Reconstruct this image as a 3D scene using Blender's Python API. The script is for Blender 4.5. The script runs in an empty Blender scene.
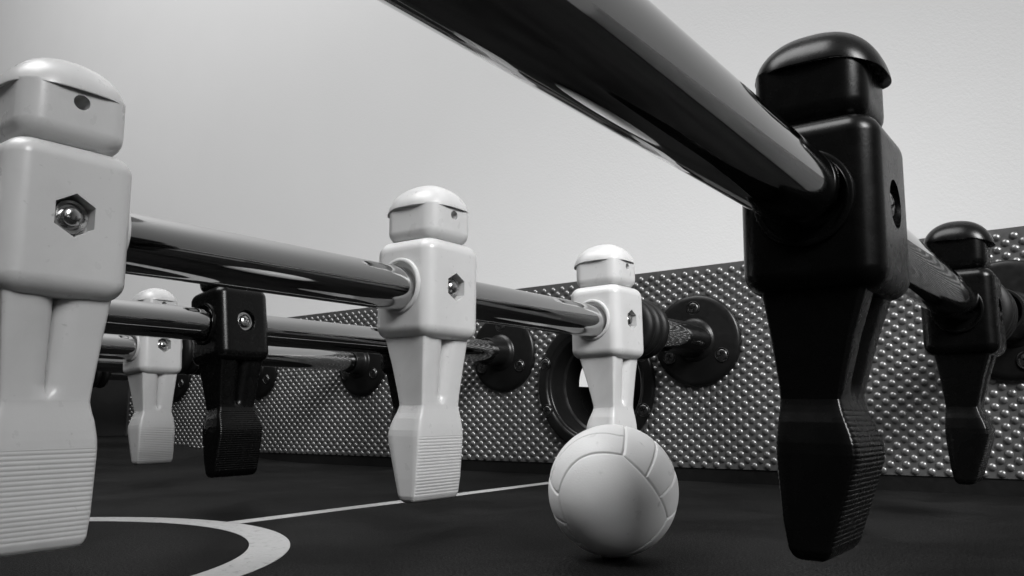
import bpy, bmesh, math
import numpy as np
from mathutils import Vector, Matrix

MM = 0.001
sc = bpy.context.scene
COL = sc.collection

# ------------------------------------------------------------------ layout (metres)
ROD_Z = 0.0847
ROD_R = 0.0079
WALL_Y = 0.4598
WALL_T = 0.1307
STRIP_Z = 0.0081
ROD_X = {1: -0.0464, 0: -0.2000, -1: -0.3520, -2: -0.5028, -3: -0.6453, -4: -0.7879}
MID_X = -0.2770
END_X = MID_X - 0.605
RIGHT_X = 0.30
NEAR_Y = -0.26

# ------------------------------------------------------------------ materials
def new_mat(name):
    m = bpy.data.materials.new(name)
    m.use_nodes = True
    nt = m.node_tree
    return m, nt, nt.nodes["Principled BSDF"]

def g(v):
    return (v, v, v, 1.0)

def plastic(name, base, rough, var=0.0, bump=0.0, bscale=900.0, sss=0.0, rvar=0.06, vscale=60.0):
    m, nt, b = new_mat(name)
    N = nt.nodes; L = nt.links
    tc = N.new('ShaderNodeTexCoord')
    n1 = N.new('ShaderNodeTexNoise'); n1.inputs['Scale'].default_value = vscale; n1.inputs['Detail'].default_value = 6
    L.new(tc.outputs['Object'], n1.inputs['Vector'])
    mr = N.new('ShaderNodeMapRange')
    mr.inputs['From Min'].default_value = .2; mr.inputs['From Max'].default_value = .8
    mr.inputs['To Min'].default_value = base * (1 - var); mr.inputs['To Max'].default_value = base * (1 + var)
    L.new(n1.outputs['Fac'], mr.inputs['Value'])
    cc = N.new('ShaderNodeCombineColor')
    for i in range(3): L.new(mr.outputs['Result'], cc.inputs[i])
    L.new(cc.outputs['Color'], b.inputs['Base Color'])
    mr2 = N.new('ShaderNodeMapRange')
    mr2.inputs['From Min'].default_value = .3; mr2.inputs['From Max'].default_value = .7
    mr2.inputs['To Min'].default_value = max(.02, rough - rvar); mr2.inputs['To Max'].default_value = rough + rvar
    n2 = N.new('ShaderNodeTexNoise'); n2.inputs['Scale'].default_value = vscale * 5; n2.inputs['Detail'].default_value = 8
    L.new(tc.outputs['Object'], n2.inputs['Vector'])
    L.new(n2.outputs['Fac'], mr2.inputs['Value'])
    L.new(mr2.outputs['Result'], b.inputs['Roughness'])
    if bump > 0:
        n3 = N.new('ShaderNodeTexNoise'); n3.inputs['Scale'].default_value = bscale; n3.inputs['Detail'].default_value = 4
        L.new(tc.outputs['Object'], n3.inputs['Vector'])
        bp = N.new('ShaderNodeBump'); bp.inputs['Strength'].default_value = bump; bp.inputs['Distance'].default_value = .0003
        L.new(n3.outputs['Fac'], bp.inputs['Height'])
        L.new(bp.outputs['Normal'], b.inputs['Normal'])
    if sss > 0:
        b.inputs['Subsurface Weight'].default_value = sss
        b.inputs['Subsurface Radius'].default_value = (1, 1, 1)
        b.inputs['Subsurface Scale'].default_value = .0012
    return m

def metal(name, base, rough, scratch=0.0):
    m, nt, b = new_mat(name)
    N = nt.nodes; L = nt.links
    b.inputs['Metallic'].default_value = 1
    b.inputs['Base Color'].default_value = g(base)
    tc = N.new('ShaderNodeTexCoord')
    mp = N.new('ShaderNodeMapping'); mp.inputs['Scale'].default_value = (400, 12, 400)
    L.new(tc.outputs['Object'], mp.inputs['Vector'])
    n = N.new('ShaderNodeTexNoise'); n.inputs['Scale'].default_value = 1; n.inputs['Detail'].default_value = 5
    L.new(mp.outputs['Vector'], n.inputs['Vector'])
    mr = N.new('ShaderNodeMapRange')
    mr.inputs['From Min'].default_value = .3; mr.inputs['From Max'].default_value = .75
    mr.inputs['To Min'].default_value = rough * .6; mr.inputs['To Max'].default_value = rough * 1.6
    L.new(n.outputs['Fac'], mr.inputs['Value']); L.new(mr.outputs['Result'], b.inputs['Roughness'])
    if scratch > 0:
        bp = N.new('ShaderNodeBump'); bp.inputs['Strength'].default_value = scratch; bp.inputs['Distance'].default_value = .0001
        L.new(n.outputs['Fac'], bp.inputs['Height']); L.new(bp.outputs['Normal'], b.inputs['Normal'])
    return m

M_WHITE = plastic('white plastic', .52, .32, var=.035, bump=.05, bscale=1500, sss=.3, vscale=45)
M_BALL = plastic('ball plastic', .78, .5, var=.05, bump=.12, bscale=1800, sss=.1)
M_BLACK = plastic('black plastic', .002, .27, var=.2, bump=.04, bscale=1500, rvar=.025)
M_RUBBER = plastic('black rubber', .004, .5, var=.3, bump=.1, bscale=1200)
M_FLANGE = plastic('black flange plastic', .006, .34, var=.3, bump=.08, bscale=1500)
M_CHROME = metal('chrome', .44, .055, .05)
M_STEEL = metal('zinc steel', .5, .22, .1)
M_DARKSTEEL = metal('black screw steel', .12, .35, .1)
M_FIELD = plastic('black playing field', .0125, .55, var=.98, bump=.65, bscale=1700, vscale=1300, rvar=.2)
M_LINE = plastic('field line paint', .36, .5, var=.08, bump=.2, bscale=1500, vscale=400)
M_PANEL = plastic('embossed grey panel', .20, .34, var=.10, bump=.1, bscale=900, vscale=80)
M_STRIP = plastic('dark base strip', .006, .45, var=.3, bump=.15)
M_END = plastic('black end panel', .007, .5, var=.3)
M_RAMP = plastic('grey ramp', .03, .45, var=.2, bump=.1)
M_WALL = plastic('painted room wall', .80, .75, var=.015, bump=.5, bscale=420, vscale=6)

for _m in (M_BLACK, M_RUBBER, M_FLANGE, M_STRIP):
    _m.node_tree.nodes['Principled BSDF'].inputs['Specular IOR Level'].default_value = .27
M_FIELD.node_tree.nodes['Principled BSDF'].inputs['Specular IOR Level'].default_value = .05
for _n in M_FIELD.node_tree.nodes:
    if _n.type == 'MAP_RANGE' and _n.inputs['From Min'].default_value < .25:
        _n.inputs['From Min'].default_value = .40; _n.inputs['From Max'].default_value = .66
M_PANEL.node_tree.nodes['Principled BSDF'].inputs['Metallic'].default_value = .7

def wear(m, scale, lo, hi, dark):
    """small scuffs and specks in the colour of a plastic"""
    nt = m.node_tree; N = nt.nodes; L = nt.links; b = N["Principled BSDF"]
    src = b.inputs['Base Color'].links[0].from_socket
    tc = N.new('ShaderNodeTexCoord'); n = N.new('ShaderNodeTexNoise'); n.inputs['Scale'].default_value = scale; n.inputs['Detail'].default_value = 5
    n.inputs['Distortion'].default_value = .6
    L.new(tc.outputs['Object'], n.inputs['Vector'])
    mr = N.new('ShaderNodeMapRange'); mr.inputs['From Min'].default_value = lo; mr.inputs['From Max'].default_value = hi
    mr.inputs['To Min'].default_value = 1; mr.inputs['To Max'].default_value = dark
    L.new(n.outputs['Fac'], mr.inputs['Value'])
    mx = N.new('ShaderNodeMix'); mx.data_type = 'RGBA'; mx.blend_type = 'MULTIPLY'; mx.inputs['Factor'].default_value = 1
    L.new(src, mx.inputs['A']); L.new(mr.outputs['Result'], mx.inputs['B'])
    L.new(mx.outputs['Result'], b.inputs['Base Color'])
wear(M_WHITE, 330, .70, .79, .6)
wear(M_WHITE, 55, .52, .80, .9)
wear(M_BALL, 260, .66, .76, .72)
wear(M_LINE, 420, .58, .72, .55)
wear(M_FIELD, 22, .40, .62, .5)
wear(M_PANEL, 40, .55, .75, .80)

# ------------------------------------------------------------------ mesh helpers
class MB:
    """collects vertices and faces of one mesh"""
    def __init__(s): s.v = []; s.f = []
    def add(s, verts, faces):
        o = len(s.v)
        s.v.extend([tuple(map(float, p)) for p in verts])
        s.f.extend([tuple(i + o for i in fc) for fc in faces])
        return s
    def loft(s, rings, cap0=True, cap1=True):
        n = len(rings[0]); V = []; F = []
        for r in rings: V.extend(r)
        for i in range(len(rings) - 1):
            for j in range(n):
                k = (j + 1) % n
                F.append((i*n + j, i*n + k, (i+1)*n + k, (i+1)*n + j))
        if cap0: F.append(tuple(range(n - 1, -1, -1)))
        if cap1: F.append(tuple((len(rings) - 1)*n + j for j in range(n)))
        return s.add(V, F)
    def lathe(s, prof, c=(0, 0, 0), axis='y', n=48, closed=False, flip=False):
        """prof: list of (radius, distance along the axis)"""
        V = []; F = []; m = len(prof)
        for i in range(n):
            a = 2*math.pi*i/n; ca, sa = math.cos(a), math.sin(a)
            for r, h in prof:
                if axis == 'y': p = (r*ca, h, r*sa)
                elif axis == 'x': p = (h, r*ca, r*sa)
                else: p = (r*ca, r*sa, h)
                V.append((p[0] + c[0], p[1] + c[1], p[2] + c[2]))
        rng = m if closed else m - 1
        for i in range(n):
            i2 = (i + 1) % n
            for j in range(rng):
                j2 = (j + 1) % m
                q = (i*m + j, i2*m + j, i2*m + j2, i*m + j2)
                F.append(q[::-1] if flip else q)
        return s.add(V, F)
    def box(s, x0, x1, y0, y1, z0, z1):
        V = [(x0,y0,z0),(x1,y0,z0),(x1,y1,z0),(x0,y1,z0),(x0,y0,z1),(x1,y0,z1),(x1,y1,z1),(x0,y1,z1)]
        return s.add(V, [(3,2,1,0),(4,5,6,7),(0,1,5,4),(1,2,6,5),(2,3,7,6),(3,0,4,7)])
    def mesh(s, name):
        me = bpy.data.meshes.new(name)
        me.from_pydata(s.v, [], s.f); me.update()
        bm = bmesh.new(); bm.from_mesh(me)
        bmesh.ops.remove_doubles(bm, verts=bm.verts, dist=1e-6)
        bmesh.ops.recalc_face_normals(bm, faces=bm.faces)
        bm.to_mesh(me); bm.free()
        return me

def link(name, me, mat=None, parent=None, smooth=True, sharp=40, wn=True):
    if mat is not None:
        me.materials.clear(); me.materials.append(mat)
    if smooth:
        me.polygons.foreach_set('use_smooth', [True]*len(me.polygons))
        me.set_sharp_from_angle(angle=math.radians(sharp))
    o = bpy.data.objects.new(name, me)
    COL.objects.link(o)
    if parent is not None: o.parent = parent
    if smooth and wn:
        w = o.modifiers.new('normals', 'WEIGHTED_NORMAL'); w.keep_sharp = True
    return o

def build(name, mb, mat, parent=None, smooth=True, sharp=40, wn=True):
    return link(name, mb.mesh(name), mat, parent, smooth, sharp, wn)

def boolean(me, cutters, name):
    """difference of a mesh with several cutter meshes, returned as a new mesh"""
    o = bpy.data.objects.new('cut_target', me); COL.objects.link(o)
    tmp = [o]
    for i, cm in enumerate(cutters):
        c = bpy.data.objects.new('cut_tool', cm); COL.objects.link(c); tmp.append(c)
        b = o.modifiers.new('b%d' % i, 'BOOLEAN'); b.operation = 'DIFFERENCE'; b.object = c; b.solver = 'EXACT'
    dg = bpy.context.evaluated_depsgraph_get(); dg.update()
    res = bpy.data.meshes.new_from_object(o.evaluated_get(dg)); res.name = name
    for t in tmp: bpy.data.objects.remove(t)
    return res

def rrect(hx, hy, r, nc=7, ns=6):
    """rounded rectangle, counter-clockwise, fixed number of points"""
    r = max(min(r, hx - 1e-6, hy - 1e-6), 1e-6); P = []
    for q, (sx, sy) in enumerate(((1, 1), (-1, 1), (-1, -1), (1, -1))):
        for i in range(nc + 1):
            a = math.pi/2*(q + i/nc)
            P.append((sx*(hx - r) + r*math.cos(a), sy*(hy - r) + r*math.sin(a)))
    out = []; n = len(P)
    for i in range(n):
        out.append(P[i])
        if (i + 1) % (nc + 1) == 0:
            a, b = P[i], P[(i + 1) % n]
            for k in range(1, ns):
                t = k/ns; out.append((a[0] + (b[0]-a[0])*t, a[1] + (b[1]-a[1])*t))
    return out

def interp(z, tab):
    return [float(np.interp(z, [t[0] for t in tab], [t[k] for t in tab])) for k in range(1, len(tab[0]))]

def sstep(a, b, x):
    t = min(1, max(0, (x - a)/(b - a))); return t*t*(3 - 2*t)

# ------------------------------------------------------------------ player figure (local: +x is the front, z up, rod along y at 0)
def torso_mesh():
    hx, hy, rc, e = 14.0, 14.3, 5.0, 4.6
    z0, z1 = -18.6, 17.0
    rings = []
    for i in range(8):
        a = math.pi/2*i/7; ins = e*(1 - math.sin(a)); rings.append((z0 + e*(1 - math.cos(a)), ins))
    for i in range(7, -1, -1):
        a = math.pi/2*i/7; ins = e*(1 - math.sin(a)); rings.append((z1 - e*(1 - math.cos(a)), ins))
    R = []
    for z, ins in rings:
        R.append([(x*MM, y*MM, z*MM) for x, y in rrect(hx - ins, hy - ins, max(rc - ins*.6, .8))])
    me = MB().loft(R).mesh('torso')
    def prism(n, r, x0, x1, rot):
        A = [(x0*MM, r*MM*math.cos(rot + 2*math.pi*i/n), r*MM*math.sin(rot + 2*math.pi*i/n)) for i in range(n)]
        B = [(x1*MM, p[1], p[2]) for p in A]
        return MB().loft([A, B]).mesh('tool')
    cut = [prism(6, 5.1, -16, -10.2, math.pi/2), prism(40, 5.0, 11.2, 16, 0)]
    me = boolean(me, cut, 'torso')
    bm = bmesh.new(); bm.from_mesh(me)
    # the raised collars round the rod
    mb = MB()
    for s in (-1, 1):
        y = hy
        prof = [(8.5, y - 1.0), (8.5, y + .7), (8.65, y + 1.0), (8.9, y + 1.15), (9.4, y + 1.15), (9.75, y + .95), (9.9, y + .5), (9.95, y - 1.0)]
        mb.lathe([(r*MM, s*h*MM) for r, h in prof], axis='y', n=56, closed=True)
    cm = mb.mesh('collar'); bm.from_mesh(cm)
    bm.to_mesh(me); bm.free()
    return me

def head_mesh(eye=True):
    hx, hy, rc, e = 12.5, 11.4, 5.4, 4.8
    z0, z1 = 16.3, 30.0
    R = []
    for i in range(7):
        a = math.pi/2*i/6; ins = e*(1 - math.sin(a)); z = z0 + e*(1 - math.cos(a))
        R.append([(x*MM, y*MM, z*MM) for x, y in rrect(hx - ins, hy - ins, max(rc - .5*ins, 1))])
    R.append([(x*MM, y*MM, z1*MM) for x, y in rrect(hx, hy, rc)])
    me = MB().loft(R).mesh('head')
    A = [(-16*MM, 1.75*MM*math.cos(a), (26.6 + 1.75*math.sin(a))*MM) for a in np.linspace(0, 2*math.pi, 24, endpoint=False)]
    B = [(-4*MM, p[1], p[2]) for p in A]
    me = boolean(me, [MB().loft([A, B]).mesh('tool')], 'head')
    return me

def cap_mesh(kx=1.0, ky=1.0):
    n = 112; zb, H, a0 = 29.3, 9.9, math.radians(7)
    def ring(s, z, droop):
        out = []
        for i in range(n):
            t = 2*math.pi*(i + .5)/n
            p = 2.9 - .7*(1 - s)
            c, sn = math.cos(t), math.sin(t)
            hx = kx*(15.3 if c > 0 else 13.6)
            x = hx*s*math.copysign(abs(c)**(2/p), c); y = ky*12.4*s*math.copysign(abs(sn)**(2/p), sn)
            dz = (-1.7*sstep(5, 16, x) - .2*sstep(3, 14, -x))*droop
            out.append((x*MM, y*MM, (z + dz)*MM))
        return out
    R = [ring(.6, zb + .6, 1), ring(.90, zb + .45, 1), ring(.975, zb + .05, 1), ring(.99, zb, 1), ring(1.0, zb + .12, 1)]
    m = 22
    for i in range(m):
        a = a0 + (math.pi/2 - a0)*i/m
        f = (math.sin(a) - math.sin(a0))/(1 - math.sin(a0))
        R.append(ring(math.cos(a)/math.cos(a0), zb + .35 + (H - .35)*f, 1 - f))
    R.append(ring(.02, zb + H, 0))
    return MB().loft(R).mesh('cap')

LEG_U = sorted(set([round(v, 4) for v in np.concatenate([np.linspace(-1, -.86, 9), np.linspace(-.86, -.2, 9), np.linspace(-.2, .2, 21), np.linspace(.2, .86, 9), np.linspace(.86, 1, 9)])]))
def leg_ring(a, b, hy, z, lobe=0.0, ridge=0.0):
    """section of legs or foot: rear x, front x, half width; lobe makes two legs with a crease, ridge cuts the kicking faces"""
    c0 = (a + b)/2; hx = (b - a)/2
    def q(u):
        d = abs((abs(u) - .51)/.51); inner = abs(u) < .51
        k = max(0, 1 - min(d, 1)**(2.2 if inner else 8))**.5
        return 1 - (lobe if inner else .26)*(1 - k)
    def x(u): return hx*q(u) + ridge*sstep(1.0, .93, abs(u))
    ring = [((c0 + x(u))*MM, hy*u*MM, z*MM) for u in LEG_U]
    for k in range(1, 5): ring.append(((c0 + x(1)*(1 - 2*k/5))*MM, hy*MM, z*MM))
    ring += [((c0 - x(u))*MM, hy*u*MM, z*MM) for u in reversed(LEG_U)]
    for k in range(1, 5): ring.append(((c0 - x(1)*(1 - 2*k/5))*MM, -hy*MM, z*MM))
    return ring

# z, rear x, front x, half width in y
LEG_TAB = [(-43.2, -7.9, 4.1, 9.6), (-41, -7.9, 4.2, 9.7), (-38, -8.1, 4.8, 9.95), (-28, -9.1, 7.2, 10.9), (-17, -10.5, 10.5, 12.0)]
def legs_mesh(shift=0.0):
    """two tapered legs side by side with a crease between them"""
    R = []
    for z in np.concatenate([np.linspace(-17, -38, 20), np.linspace(-38.3, -42.0, 12)]):
        a, b, hy = interp(z, LEG_TAB)
        R.append(leg_ring(a, b, hy, z + shift*(-17 - z)/25.0, .48*sstep(-42.0, -38.0, z)))
    return MB().loft(R).mesh('legs')

FOOT_TAB = [(-73.4, -4.2, -.6, 9.6), (-73.1, -5.2, .2, 10.6), (-72.4, -6.0, .9, 11.2), (-71.2, -6.6, 1.6, 11.6), (-66, -7.5, 3.3, 11.8), (-55.0, -8.4, 6.9, 11.9), (-52.6, -8.5, 7.35, 11.9),
            (-50.5, -8.45, 7.1, 11.75), (-48.5, -8.35, 6.5, 11.35), (-46.5, -8.2, 5.7, 10.95), (-44.6, -8.05, 4.9, 10.3), (-43.2, -7.95, 4.45, 9.9), (-42.0, -7.9, 4.15, 9.64)]
def foot_mesh(ridge_top, bottom, shift=0.0):
    R = []; pitch = 1.0
    zs = np.concatenate([np.linspace(-42.0, -43.6, 8), np.arange(-43.7, -71.2, -.125), np.linspace(-71.3, -73.4, 10)])
    for z in zs:
        a, b, hy = interp(z, FOOT_TAB)
        rg = 0
        if -71.2 < z < ridge_top:
            ph = ((ridge_top - z)/pitch) % 1
            rg = -.18*(1 - abs(math.sin(math.pi*ph))**.7)
        zz = z if z > -52 else -52 + (z + 52)*(bottom + 52)/(-73.4 + 52)
        R.append(leg_ring(a, b, hy, zz + shift, 0, rg))
    return MB().loft(R).mesh('foot')

def bolt_mesh():
    """pan head with a cross slot on its washer, on the front of the chest"""
    me = MB().lathe([(x*MM, h*MM) for x, h in ((0, 11.0), (4.5, 11.0), (4.6, 11.6), (4.3, 12.1), (3.5, 12.0), (3.4, 11.5), (3.0, 11.6), (2.9, 12.6), (2.3, 13.3), (1.2, 13.6), (0, 13.7))], axis='x', n=36).mesh('bolt')
    tools = []
    for a in (.5, .5 + math.pi/2):
        ca, sa = math.cos(a), math.sin(a)
        t = MB().box(12.9*MM, 15*MM, -1.7*MM, 1.7*MM, -.35*MM, .35*MM)
        t.v = [(x, y*ca - z*sa, y*sa + z*ca) for x, y, z in t.v]
        tools.append(t.mesh('tool'))
    return boolean(me, tools, 'bolt')

def nut_mesh():
    """threaded collar and rounded bolt end in the hexagonal pocket on the back"""
    return MB().lathe([(x*MM, -h*MM) for x, h in ((0, 10.0), (4.1, 10.0), (4.1, 11.3), (3.8, 11.8), (3.2, 11.7), (2.9, 11.0), (2.4, 11.0), (2.3, 12.6), (1.7, 13.2), (.8, 13.4), (0, 13.45))], axis='x', n=36).mesh('nut')

TORSO, HEAD = torso_mesh(), head_mesh()

def make_player(mat, ridge_top, bottom, fixing, kx=1.0, shift=0.0):
    t = link('player_figure', TORSO.copy(), mat, None, sharp=38)
    hm = HEAD.copy(); hm.transform(Matrix.Diagonal((kx, 1 - (1 - kx)*.5, 1, 1)))
    h = link('head', hm, mat, t, sharp=38)
    c = link('cap', cap_mesh(kx, 1 - (1 - kx)*.5), mat, t, sharp=50)
    l = link('legs', legs_mesh(shift), mat, t, sharp=55)
    link('foot', foot_mesh(ridge_top, bottom, shift), mat, t, sharp=60, wn=False)
    link(fixing.name, fixing, M_STEEL, t, sharp=38)
    return t

def copy_tree(o, parent=None):
    c = o.copy(); COL.objects.link(c)
    if parent is not None: c.parent = parent
    for ch in list(o.children): copy_tree(ch, c)
    return c

# ------------------------------------------------------------------ rods
def tube_mesh(y0, y1):
    r = ROD_R; e = .0008
    prof = [(0, y0), (r - e, y0), (r, y0 + e)] + [(r, y) for y in np.linspace(y0 + .01, y1 - .01, 24)] + [(r, y1 - e), (r - e, y1), (0, y1)]
    return MB().lathe(prof, axis='y', n=72).mesh('rod_tube')

TUBE = tube_mesh(NEAR_Y - .09, WALL_Y + .10)

def bumper_mesh():
    L = 24.0; prof = [(8.0, 0), (12.0, 0)]
    nr = 3; seg = L/nr
    for k in range(nr):
        y = k*seg
        prof += [(13.2, y + .08*seg), (15.3, y + .16*seg), (15.9, y + .42*seg), (15.4, y + .66*seg), (13.0, y + .76*seg), (10.2, y + .84*seg), (10.0, y + .97*seg)]
    prof += [(11.0, L), (8.0, L)]
    return MB().lathe([(r*MM, h*MM) for r, h in prof], axis='y', n=48, closed=True).mesh('rod_bumper')
BUMP = bumper_mesh()

def make_rod(k, label, first=[None]):
    e = bpy.data.objects.new('foosball_rod', None); COL.objects.link(e)
    e.empty_display_size = .02
    e.location = (ROD_X[k], 0, ROD_Z)
    e['label'] = label; e['category'] = 'foosball rod'; e['group'] = 'chrome rods across the foosball table'
    t = link('rod_tube', TUBE, M_CHROME, e, sharp=40)
    return e

def put_player(src, rod, y, tilt, turned, label, dz=0.0, fresh=[set()]):
    if src.name in fresh[0]: p = copy_tree(src)
    else: p = src; fresh[0].add(src.name)
    p.parent = rod
    p.location = (0, y, dz)
    p.rotation_mode = 'XYZ'
    p.rotation_euler = (0, math.radians(tilt), math.pi if turned else 0)
    p['label'] = label
    return p

def put_bumper(rod, y):
    b = link('rod_bumper', BUMP, M_RUBBER, rod, sharp=60)
    b.location = (0, y, 0)
    return b

W = make_player(M_WHITE, -52.6, -75.2, nut_mesh())
B = make_player(M_BLACK, -43.2, -72.8, bolt_mesh(), .92, 2.7)

r0 = make_rod(0, 'chrome rod of three white players, the middle one by the ball')
r0['label'] = 'chrome rod with three white players, the farthest standing behind the ball'
put_player(W, r0, .0817, 0.0, True, 'big white plastic player cut off by the left edge', .0013)
put_player(W, r0, .2138, -.8, True, 'white plastic player in the middle of its rod, foot over the white midline', .0012)
put_player(W, r0, .3440, 0.5, True, 'white plastic player standing right behind the ball', .0008)
put_bumper(r0, .3447 + .0158)

r2 = make_rod(1, 'thick chrome rod crossing the top right with two black players, in front of the others')
put_player(B, r2, .1722, 1.2, False, 'large black plastic player close to the camera', -.0012)
b2 = put_player(B, r2, .3560, 0.6, False, 'smaller black plastic player near the embossed side panel', -.0028)
b2.scale = (.93, .93, .935)
put_bumper(r2, .3560 + .0150)
r2.location = (ROD_X[1], 0, .0850); r2.rotation_euler = (-math.radians(.55), 0, 0)

r3 = make_rod(-1, 'chrome rod with black players, running behind the rod of white players by the ball')
b3 = put_player(B, r3, .2325, -8.0, False, 'black plastic player hanging between two white players', .0004)
b3.scale = (1, 1, 1.045)
put_player(B, r3, .3600, -5.0, False, 'black plastic player mostly hidden behind a white one')
put_bumper(r3, .3600 + .0158)

r4 = make_rod(-2, 'chrome rod with one small bright white player at the left')
put_player(W, r4, .2760, 4.0, True, 'small bright white player far along the left', .0012)
put_bumper(r4, .2750 + .0158)

for ch in W.children:                      # the nearest player's moulding is a little larger in the head
    if ch.name.split('.')[0] in ('head', 'cap'): ch.scale = (1.03, 1.08, 1.025)

r5 = make_rod(-3, 'bare chrome rod behind the small white player')
r6 = make_rod(-4, 'farthest chrome rod, with a ribbed black bumper at the far left')
put_bumper(r6, .362)

# ------------------------------------------------------------------ table
tb = bpy.data.objects.new('foosball_table', None); COL.objects.link(tb); tb.empty_display_size = .05
tb.location = (MID_X, 0, 0)
tb['label'] = 'foosball table with black playing field, white field lines and embossed grey side wall'
tb['category'] = 'foosball table'
def tpart(name, mb, mat, parent=None, loc=(0, 0, 0), **kw):
    o = build(name, mb, mat, parent or tb, **kw)
    if (parent or tb) is tb: o.matrix_parent_inverse = tb.matrix_world.inverted()
    o.location = loc
    return o
bpy.context.view_layer.update()
INV = Matrix.Translation((-MID_X, 0, 0))
def fix(o):
    o.matrix_parent_inverse = INV; return o

# playing field, one thick board whose far end ramps up into the corner
mb = MB()
xs = [END_X - .02, END_X, END_X + .26, END_X + .30] + list(np.linspace(END_X + .34, RIGHT_X, 8))
zt = [.022, .021, .0015, 0] + [0]*8
top0 = [(x, NEAR_Y, z) for x, z in zip(xs, zt)]; top1 = [(x, WALL_Y + .004, z) for x, z in zip(xs, zt)]
bot0 = [(x, NEAR_Y, -.018) for x in xs]; bot1 = [(x, WALL_Y + .004, -.018) for x in xs]
n = len(xs); V = top0 + top1 + bot0 + bot1; F = []
for i in range(n - 1):
    F += [(i, i+1, n+i+1, n+i), (2*n+i, 3*n+i, 3*n+i+1, 2*n+i+1), (i, 2*n+i, 2*n+i+1, i+1), (n+i, n+i+1, 3*n+i+1, 3*n+i)]
F += [(0, n, 3*n, 2*n), (n-1, 3*n-1, 4*n-1, 2*n-1)]
mb.add(V, F)
field = fix(build('playing_field', mb, M_FIELD, tb, smooth=True, sharp=20))

# painted markings: centre circle and halfway line, a thin film on the field
mb = MB(); CY, RO, RI = .0867, .1018, .0893; th = .00025
def ring_film(ro, ri, cx, cy, n=160):
    V = []; F = []
    for i in range(n):
        a = 2*math.pi*i/n
        for r, z in ((ri, .0001), (ri, th), (ro, th), (ro, .0001)): V.append((cx + r*math.cos(a), cy + r*math.sin(a), z))
    for i in range(n):
        k = (i + 1) % n
        for j in range(3): F.append((4*i + j, 4*i + j + 1, 4*k + j + 1, 4*k + j))
    return V, F
mb.add(*ring_film(RO, RI, MID_X, CY))
lw = .0041
mb.box(MID_X - lw, MID_X + lw, CY + RO - .0006, WALL_Y - .0005, .0001, th)
mb.box(MID_X - lw, MID_X + lw, NEAR_Y + .001, CY - RO + .0006, .0001, th)
build('field_line', mb, M_LINE, field, smooth=False)

# side wall: embossed panel with domes, hole for the ball cup
HOLE = (MID_X, .0600); HR = .0345
slab = MB().box(END_X - .02, RIGHT_X, WALL_Y, WALL_Y + .022, STRIP_Z, WALL_T).mesh('slab')
A = [(HOLE[0] + (HR + .0022)*math.cos(a), WALL_Y - .02, HOLE[1] + (HR + .0022)*math.sin(a)) for a in np.linspace(0, 2*math.pi, 64, endpoint=False)]
Bq = [(p[0], WALL_Y + .05, p[2]) for p in A]
slab = boolean(slab, [MB().loft([A, Bq]).mesh('tool')], 'side_panel')
px, pz, dr, dh = .00767, .00323, .00200, .00112
V = []; F = []
rows = int((WALL_T - STRIP_Z - .001)/pz)
for i in range(rows):
    z = STRIP_Z + .0021 + i*pz
    if z > WALL_T - .0012: break
    for j in range(int((RIGHT_X - END_X)/px)):
        x = END_X + .004 + (j + (.5 if i % 2 else 0))*px
        if (x - HOLE[0])**2 + (z - HOLE[1])**2 < (HR + .005)**2: continue
        ns = 12 if x > -.45 else 8
        o = len(V)
        for a_, rr in ((0, 1.0), (.38, .93), (.78, .66)):
            for q in range(ns):
                an = 2*math.pi*q/ns
                V.append((x + dr*rr*math.cos(an), WALL_Y + .0001 - dh*math.sin(math.acos(min(1, rr)))*1.0 if rr < 1 else WALL_Y + .0001, z + dr*rr*math.sin(an)))
        V.append((x, WALL_Y - dh, z))
        for lv in range(2):
            for q in range(ns):
                k = (q + 1) % ns
                F.append((o + lv*ns + q, o + lv*ns + k, o + (lv+1)*ns + k, o + (lv+1)*ns + q))
        for q in range(ns):
            F.append((o + 2*ns + q, o + 2*ns + (q + 1) % ns, o + 3*ns))
dm = bpy.data.meshes.new('domes'); dm.from_pydata(V, [], F); dm.update()
bm = bmesh.new(); bm.from_mesh(slab); bm.from_mesh(dm); bm.to_mesh(slab); bm.free()
panel = fix(link('side_panel', slab, M_PANEL, tb, sharp=62, wn=False))

# black strip at the foot of the side wall, rail behind it, end panel
fix(build('base_strip', MB().box(END_X, RIGHT_X, WALL_Y + .0005, WALL_Y + .020, -.001, STRIP_Z - .0003), M_STRIP, tb, smooth=False))
fix(build('top_rail', MB().box(END_X - .02, RIGHT_X, WALL_Y + .0225, WALL_Y + .06, .090, WALL_T - .002), M_END, tb, smooth=False))
fix(build('end_panel', MB().box(END_X - .025, END_X - .002, NEAR_Y, WALL_Y - .0005, -.015, WALL_T - .006), M_END, tb, smooth=False))

# ball cup in the side wall
mb = MB()
prof = [(43.2, 0), (44.3, -1.2), (44.5, -3.0), (43.9, -4.2), (42.6, -4.8), (38.5, -5.0), (37.5, -4.6), (37.0, -3.6), (36.3, -3.2), (35.2, -3.0), (34.4, -2.2), (34.1, 0), (33.6, 10), (33.3, 11), (32.6, 11.4), (31.8, 12), (31.6, 29), (32.6, 30.5), (34.5, 30.5), (35.5, 24), (35.8, 0)]
mb.lathe([(r*MM, h*MM) for r, h in prof], axis='y', n=96, closed=True)
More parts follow.
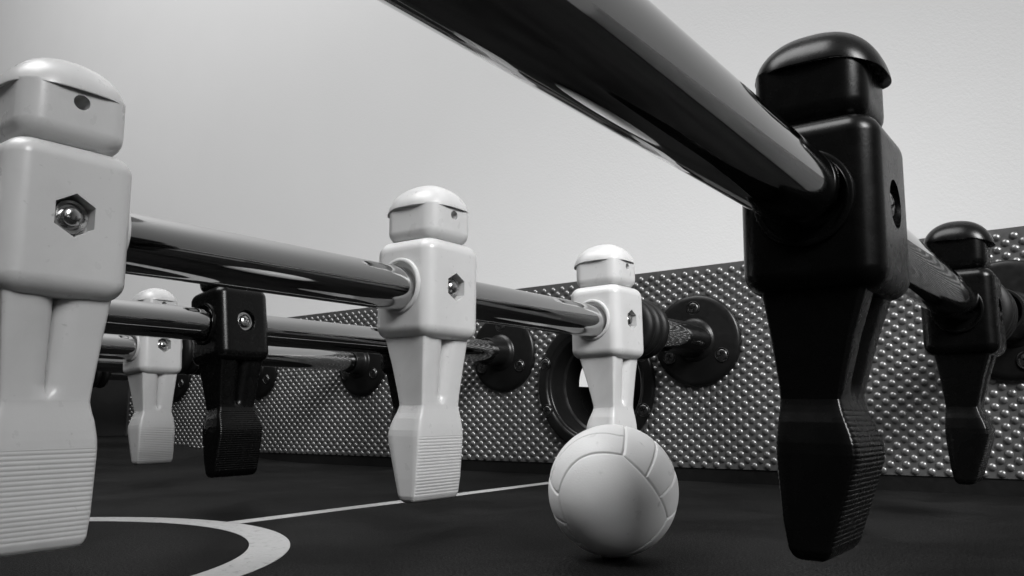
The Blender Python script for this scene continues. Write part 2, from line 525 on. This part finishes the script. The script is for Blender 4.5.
# outer tray that catches the ball
Vt = []; Ft = []; m = 24
for i in range(m + 1):
    a = math.pi + math.pi*i/m
    for r in (31.6, 34.5):
        for y in (30, 86):
            Vt.append((r*MM*math.cos(a), y*MM, r*MM*math.sin(a)))
for i in range(m):
    a0, b0 = 4*i, 4*(i + 1)
    Ft += [(a0, a0+1, b0+1, b0), (a0+2, b0+2, b0+3, a0+3), (a0, b0, b0+2, a0+2), (a0+1, a0+3, b0+3, b0+1)]
Vt0 = len(Vt)
Vt += [(0, 84*MM, 0)]
Ft += [(4*i + 1, 4*(i + 1) + 1, Vt0) for i in range(m)]
mb.add(Vt, Ft)
mb.box(-.043, .060, .0865, .089, -.036, .050)
cup = fix(build('ball_cup', mb, M_FLANGE, tb, sharp=40))
cup.location = (HOLE[0], WALL_Y, HOLE[1])

def screw_mesh(r):
    me = MB().lathe([(x*r, h*r) for x, h in ((0, .3), (1.12, .3), (1.12, -.06), (1.06, -.14), (.98, -.14), (.93, -.02), (.86, -.02), (.80, -.12), (.70, -.17), (0, -.20))], axis='y', n=32).mesh('screw')
    tools = []
    for a in (.35, .35 + math.pi/2):
        t = MB().box(-.48*r, .48*r, -1.2*r, -.02*r, -.11*r, .11*r)
        ca, sa = math.cos(a), math.sin(a)
        t.v = [(x*ca - z*sa, y, x*sa + z*ca) for x, y, z in t.v]
        tools.append(t.mesh('tool'))
    return boolean(me, tools, 'screw')
SCREW = screw_mesh(.0039)
def put_screw(parent, x, y, z, rot):
    s = link('screw', SCREW, M_DARKSTEEL, parent, sharp=40)
    s.location = (x, y, z); s.rotation_euler = (0, rot, 0); return s
for a in (25, 158, 205, 335):
    put_screw(cup, .0405*math.cos(math.radians(a)), -.0046, .0405*math.sin(math.radians(a)), a*.3)

# rod bearings: round flange with a nose that carries the rod
def bearing(nose, copies=[]):
    mb = MB()
    prof = [(8.15, 1), (8.15, -nose + .5), (8.5, -nose), (9.3, -nose), (9.7, -nose + .5), (10.4, -8.6), (11.0, -7.2), (12.2, -6.2), (12.8, -5.9), (13.2, -5.2),
            (24.5, -3.9), (26.8, -3.4), (27.9, -2.4), (28.2, -1.0), (28.2, 1)]
    mb.lathe([(r*MM, h*MM) for r, h in prof], axis='y', n=72, closed=True)
    b = fix(build('rod_bearing', mb, M_FLANGE, tb, sharp=40))
    for i, a in enumerate((90, 210, 330)):
        put_screw(b, .0196*math.cos(math.radians(a)), -.0044, .0196*math.sin(math.radians(a)), i*.7)
    return b
proto = {}
for k, nose in ((0, 47), (1, 47), (-1, 22), (-2, 15), (-3, 15), (-4, 15)):
    if nose in proto: b = copy_tree(proto[nose])
    else: b = proto[nose] = bearing(nose)
    b.location = (ROD_X[k] - ({0: .004, -1: .002}.get(k, 0)) + (.002 if k == 1 else 0), WALL_Y, ROD_Z if k != 1 else .0826)
    if k == 1:
        b.rotation_euler = (0, math.radians(45), 0); b.location.x += .005; b.location.z += .002; b.scale = (1.06, 1, 1.06)

# ------------------------------------------------------------------ ball with moulded volleyball seams
def camera_axes():
    yaw, pit, rol = .64563, .15768, -.00731
    fw = np.array([-math.sin(yaw)*math.cos(pit), math.cos(yaw)*math.cos(pit), math.sin(pit)])
    rt = np.array([math.cos(yaw), math.sin(yaw), 0.]); up = np.cross(rt, fw)
    c, s = math.cos(rol), math.sin(rol)
    return fw, c*rt + s*up, -s*rt + c*up
FW, RT, UP = camera_axes()
CAM = np.array([0, 0, .04029])
BC = np.array([-.1201, .2073, .0187]); BR = .0187

def ball_mesh():
    bd = BC - CAM; bd /= np.linalg.norm(bd)
    tow = -bd; r_ = np.cross(UP, tow); r_ /= np.linalg.norm(r_); u_ = np.cross(tow, r_)
    P1 = np.array([.20, .44, .875]); P2 = np.array([.79, -.35, .50])
    e = (P1 - P2)/np.linalg.norm(P1 - P2)
    m = P1/np.linalg.norm(P1) + P2/np.linalg.norm(P2); m -= e*(m @ e); m /= np.linalg.norm(m)
    s = np.cross(e, m)
    nC, nA, nB = (m + s)/math.sqrt(2), (m - s)/math.sqrt(2), e
    if nC[0] < nA[0]: nC, nA = nA, nC
    world = lambda v: v[0]*r_ + v[1]*u_ + v[2]*tow
    fr = np.array([world(nA), world(nB), world(nC)])          # local axes A,B,C in world
    n = 190
    t = np.tan(np.linspace(-1, 1, n + 1)*math.pi/4)
    a, b = np.meshgrid(t, t, indexing='ij')
    V = []; F = []
    for ax in range(3):
        for sg in (1, -1):
            q = np.zeros(a.shape + (3,)); q[..., ax] = sg
            i1, i2 = (ax + 1) % 3, (ax + 2) % 3
            q[..., i1] = a; q[..., i2] = b
            q /= np.linalg.norm(q, axis=-1, keepdims=True)
            # seams bow outwards on the plain panel: warp the direction, then find its panel and the nearest seam
            ca, cb, cc = q[..., 0], q[..., 1], q[..., 2]
            phi = np.arctan2(cb, ca)
            win = np.clip((phi + .6)/.9, 0, 1)*np.clip((2.2 - phi)/.9, 0, 1)
            dl = -math.radians(15)*np.clip(1 - (cc/.62)**2, 0, 1)*win
            wq = np.stack([ca*np.cos(dl) - cb*np.sin(dl), ca*np.sin(dl) + cb*np.cos(dl), cc], -1)
            ab = np.abs(wq); fx = ab.argmax(-1)
            mx = np.take_along_axis(ab, fx[..., None], -1)[..., 0]
            def comp(k): return np.take_along_axis(wq, ((fx + k) % 3)[..., None], -1)[..., 0]
            A1 = np.arctan(comp(1)/mx)/(math.pi/4); A2 = np.arctan(comp(2)/mx)/(math.pi/4)
            plain = (fx == 0) & (wq[..., 0] > 0)
            dstripe = np.where(plain, 9.0, np.abs(np.abs(A2) - 1/3))
            d = np.minimum.reduce([1 - np.abs(A1), 1 - np.abs(A2), dstripe])*(math.pi/4)*BR
            w = .00035
            depth = .00042*np.exp(-(d/w)**2)
            # each panel is slightly pillowed
            depth = depth - .00005*(1 - np.exp(-(d/.0016)**2))
            p = (q @ fr)*(BR - .00005 - depth)[..., None]
            o = len(V); V.extend(p.reshape(-1, 3).tolist())
            for i in range(n):
                for j in range(n):
                    f = (o + i*(n+1) + j, o + (i+1)*(n+1) + j, o + (i+1)*(n+1) + j + 1, o + i*(n+1) + j + 1)
                    F.append(f if sg > 0 else f[::-1])
    mb = MB(); mb.v = [tuple(v) for v in V]; mb.f = F
    return mb.mesh('foosball')
ball = link('foosball', ball_mesh(), M_BALL, None, sharp=80, wn=False)
ball.location = BC.tolist()
ball['label'] = 'white plastic ball with volleyball seams resting on the black field'
ball['category'] = 'ball'

# ------------------------------------------------------------------ room wall behind the table
wl = build('wall', MB().box(-6.0, 4.0, .82, .92, -1.2, 1.5), M_WALL, None, smooth=False)
wl['kind'] = 'structure'; wl['label'] = 'plain pale painted wall behind the foosball table'

# ------------------------------------------------------------------ light
w = bpy.data.worlds.new('World'); sc.world = w; w.use_nodes = True
N = w.node_tree.nodes; L = w.node_tree.links
bg = N['Background']
tc = N.new('ShaderNodeTexCoord'); sp = N.new('ShaderNodeSeparateXYZ'); L.new(tc.outputs['Generated'], sp.inputs[0])
rmp = N.new('ShaderNodeValToRGB')
L.new(sp.outputs['Z'], rmp.inputs['Fac'])
els = rmp.color_ramp.elements
els[0].position = .40; els[0].color = g(.04)
els[1].position = .95; els[1].color = g(.75)
L.new(rmp.outputs['Color'], bg.inputs['Color'])
bg.inputs['Strength'].default_value = .30

def area(name, loc, target, sx, sy, power, spread=180):
    l = bpy.data.lights.new(name, 'AREA'); l.shape = 'RECTANGLE'; l.size = sx; l.size_y = sy; l.energy = power
    l.spread = math.radians(spread)
    o = bpy.data.objects.new(name, l); COL.objects.link(o)
    o.location = loc
    d = Vector(target) - Vector(loc)
    o.rotation_euler = d.to_track_quat('-Z', 'Y').to_euler()
    return o
area('ceiling_lamp', (-1.0, -.45, 2.30), (-1.05, .80, .30), 1.8, 1.2, 40, 150)
area('side_lamp', (.66, -.06, .70), (-.22, .50, .06), .45, .45, 2.3, 52)
area('window_light', (1.25, -1.05, .75), (-.15, .25, .07), .45, 1.1, .8)

# ------------------------------------------------------------------ camera
cd = bpy.data.cameras.new('Camera'); cam = bpy.data.objects.new('Camera', cd); COL.objects.link(cam)
cd.sensor_width = 36; cd.lens = 798.95/1024*36
cd.clip_start = .002; cd.clip_end = 50
Mx = Matrix(((RT[0], UP[0], -FW[0], CAM[0]), (RT[1], UP[1], -FW[1], CAM[1]), (RT[2], UP[2], -FW[2], CAM[2]), (0, 0, 0, 1)))
cam.matrix_world = Mx
sc.camera = cam
sc.view_settings.view_transform = 'Standard'; sc.view_settings.look = 'None'
sc.view_settings.exposure = 0; sc.view_settings.gamma = 1
sc.render.engine = 'CYCLES'
